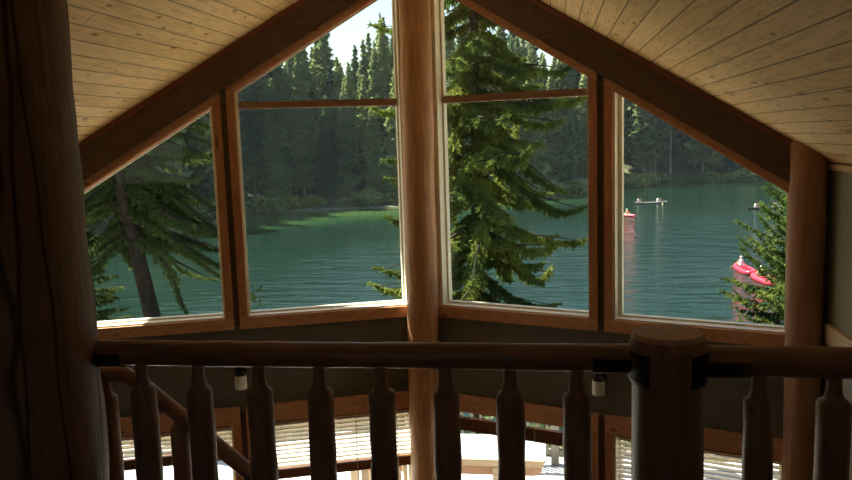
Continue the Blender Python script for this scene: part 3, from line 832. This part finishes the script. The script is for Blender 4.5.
def person(loc, rz, label, shirt, hair, paddle=True, hold=1):
    """seated paddler facing +x, seat at z=0"""
    r = empty('person', loc, rz); tag(r, label, 'person')
    V = [(0, 0, .12), (.0, 0, .32), (.03, 0, .50), (.04, 0, .60), (.06, 0, .66), (.08, 0, .76), (.085, 0, .84)]
    R = [.14, .13, .145, .08, .055, .085, .08]; Eg = [(0,1),(1,2),(2,3),(3,4),(4,5),(5,6)]
    def chain(root, pts, rads):
        last = root
        for p_, r_ in zip(pts, rads):
            V.append(p_); R.append(r_); Eg.append((last, len(V)-1)); last = len(V)-1
        return last
    for s in (-1, 1):
        chain(0, [(.10, s*.10, .10), (.45, s*.13, .22), (.70, s*.12, .0), (.82, s*.12, .02)], [.085, .06, .045, .035])
        hx, hz = (.42, .42) if s == hold else (.40, .66)
        h = chain(2, [(.03, s*.17, .53), (.12, s*.24, .34), (.30, s*.20, .38), (hx, s*.14, hz)], [.06, .045, .036, .028])
        for k, (dy, l) in enumerate(((-.03, .07), (-.01, .085), (.01, .08), (.03, .065))):
            chain(h, [(hx+.04, s*.14+dy, hz+.005), (hx+.04+l*.6, s*.14+dy, hz-.03)], [.010, .008])
        chain(h, [(hx+.02, s*.14-s*.045, hz+.03)], [.010])
    skin('body', V, Eg, R, M_SKIN, r)
    # shirt or vest around trunk
    m = MB(); m.tube([(0, 0, .10), (0, 0, .30), (.02, 0, .45), (.035, 0, .56), (.045, 0, .615)], [.165, .155, .175, .15, .07], 14); m.build('life_vest', shirt, r)
    m = MB(); m.tube([(.06, 0, .74), (.065, 0, .80), (.06, 0, .87), (.06, 0, .90)], [.10, .115, .09, .03], 12); m.build('hat' if hair is not M_HAIR else 'hair', hair, r)
    m = MB(); m.box((.155, -.012, .75), (.185, .012, .785)); m.build('nose', M_SKIN, r)
    m = MB()
    for s in (-1, 1): m.box((.150, s*.035-.01, .79), (.166, s*.035+.01, .803))
    m.build('eyes', M_BLK, r)
    return r
def paddle(p, q, label, grp):
    m = MB(); p = Vector(p); q = Vector(q); m.tube([p, q], .018, 6); d = (q-p).normalized()
    r = empty('paddle', p); tag(r, label, 'paddle', grp)
    m = MB(); m.tube([Vector((0, 0, 0)), q-p], .018, 6); m.build('shaft', M_PADDLE, r)
    m = MB(); m.bar(q-p, q-p+d*.45, .17, .02, up=(.2, .9, .3)); m.build('blade', M_PADDLE, r)
def boat(kind, loc, rz, L, Wd, mat, label, crew, cat='canoe'):
    r = empty(kind, loc, rz); tag(r, label, cat)
    if kind == 'inflatable_raft': raft(L, Wd, mat, r)
    else:
        hull('hull', L, Wd, .34, mat, r)
        m = MB()
        for x in (-L*.28, L*.28): m.box((x-.12, -Wd*.36, .26), (x+.12, Wd*.36, .29))
        m.build('seat', M_SEAT, r)
    R_ = Matrix.Rotation(rz, 3, 'Z')
    for x, lb, sh_, hr, hold in crew:
        q = Vector(loc) + R_ @ Vector((x, 0, .30)); person(q, rz, lb, sh_, hr, hold=hold)
        a = q + R_ @ Vector((.44, -.16*hold, .68)); b = q + R_ @ Vector((.62, .55*hold, -.12))
        paddle(a, b, 'paddle held by the ' + lb, 'canoe paddles')
W0 = LZ - .06
boat('canoe', (17.6, 129.0, W0), .12, 5.6, .95, M_GREYH, 'long pale grey canoe far out on the lake beyond the red kayak',
     ((-2.0, 'person in grey shirt paddling at left end of pale canoe', M_GRC, M_HAIR, 1), (1.2, 'person in light shirt paddling at right end of pale canoe', M_WHITEC, M_HAIR, -1)))
boat('kayak', (12.0, 109.5, W0), -1.0, 3.4, .8, M_RED, 'small red kayak just right of the window mullion on the lake',
     ((0, 'person in yellow vest sitting in small red kayak', M_YEL, M_WHITEC, 1),), 'kayak')
boat('canoe', (32.5, 116.5, W0), .1, 5.0, .9, M_DARKH, 'dark canoe half hidden behind top of the young fir',
     ((-1.4, 'person in white shirt in dark canoe beside the fir', M_WHITEC, M_HAIR, 1), (1.2, 'person in grey shirt in dark canoe behind the fir', M_GRC, M_HAIR, -1)))
boat('inflatable_raft', (17.45, 63.0, W0), 1.62, 4.4, 1.3, M_RED, 'red inflatable raft in front, with white-hatted paddler',
     ((1.2, 'person in white hat paddling the leading red raft', M_WHITEC, M_WHITEC, 1),), 'raft')
boat('inflatable_raft', (17.95, 58.2, W0), 1.72, 4.4, 1.4, M_RED, 'red inflatable raft partly behind the young fir, following the other',
     ((-1.1, 'person in red vest at rear of the second red raft', M_REDC, M_HAIR, -1), (.9, 'person in yellow vest in the second red raft', M_YEL, M_WHITEC, 1)), 'raft')

# summer haze over the lake
hm = bpy.data.materials.new('lake_haze'); hm.use_nodes = True; hn = hm.node_tree; hn.nodes.clear()
ho = hn.nodes.new('ShaderNodeOutputMaterial'); hv = hn.nodes.new('ShaderNodeVolumeScatter'); hv.inputs['Color'].default_value = (.80, .90, 1, 1)
hv.inputs['Density'].default_value = .00011; hv.inputs['Anisotropy'].default_value = .2; hn.links.new(hv.outputs[0], ho.inputs['Volume'])
m = MB(); m.box((-190, 22, -12), (190, 300, 60)); hz = m.build('lake_haze', hm); tag(hz, 'thin summer haze over the lake and forest', 'haze', kind='stuff')
# ------------------------------------------------------------------ light
w = bpy.data.worlds.new('World'); S.world = w; w.use_nodes = True; nt = w.node_tree
bg = nt.nodes['Background']; sky = nt.nodes.new('ShaderNodeTexSky'); sky.sky_type = 'NISHITA'; sky.sun_disc = False
sun_dir = Vector((-.80, .43, 1.18)).normalized()
sky.sun_elevation = math.asin(sun_dir.z); sky.sun_rotation = math.atan2(sun_dir.x, sun_dir.y)
sky.air_density = 1.2; sky.dust_density = 1.6; sky.ozone_density = 1.0
nt.links.new(sky.outputs[0], bg.inputs[0]); bg.inputs[1].default_value = .07
sl = bpy.data.lights.new('sun', 'SUN'); sl.energy = 7.5; sl.angle = .012; sl.color = (1, .93, .80)
so = bpy.data.objects.new('sun', sl); COL.objects.link(so); so.rotation_euler = sun_dir.to_track_quat('Z', 'Y').to_euler()

# ------------------------------------------------------------------ camera (fitted)
cam = bpy.data.cameras.new('camera'); co = bpy.data.objects.new('camera', cam); COL.objects.link(co)
yaw, pitch, roll = (0.15479, 0.12784, -0.03227)
fw = Vector((-math.sin(yaw)*math.cos(pitch), math.cos(yaw)*math.cos(pitch), -math.sin(pitch)))
r0 = Vector((math.cos(yaw), math.sin(yaw), 0)); u0 = r0.cross(fw)
r_ = r0*math.cos(roll) + u0*math.sin(roll); u_ = -r0*math.sin(roll) + u0*math.cos(roll)
mt = Matrix((r_, u_, -fw)).transposed().to_4x4(); mt.translation = Vector((1.154, -7.234, 1.65)); co.matrix_world = mt
cam.sensor_width = 36; cam.lens = 801.64/852*36; cam.clip_end = 1000; cam.clip_start = .05
S.camera = co
S.cycles.max_bounces = 14; S.cycles.diffuse_bounces = 8; S.cycles.transparent_max_bounces = 24; S.cycles.volume_bounces = 0
S.view_settings.view_transform = 'Standard'; S.view_settings.look = 'None'; S.view_settings.gamma = 1; S.view_settings.use_curve_mapping = False
S.view_settings.exposure = 1.74
print('trees', cnt, 'bushes', nb)
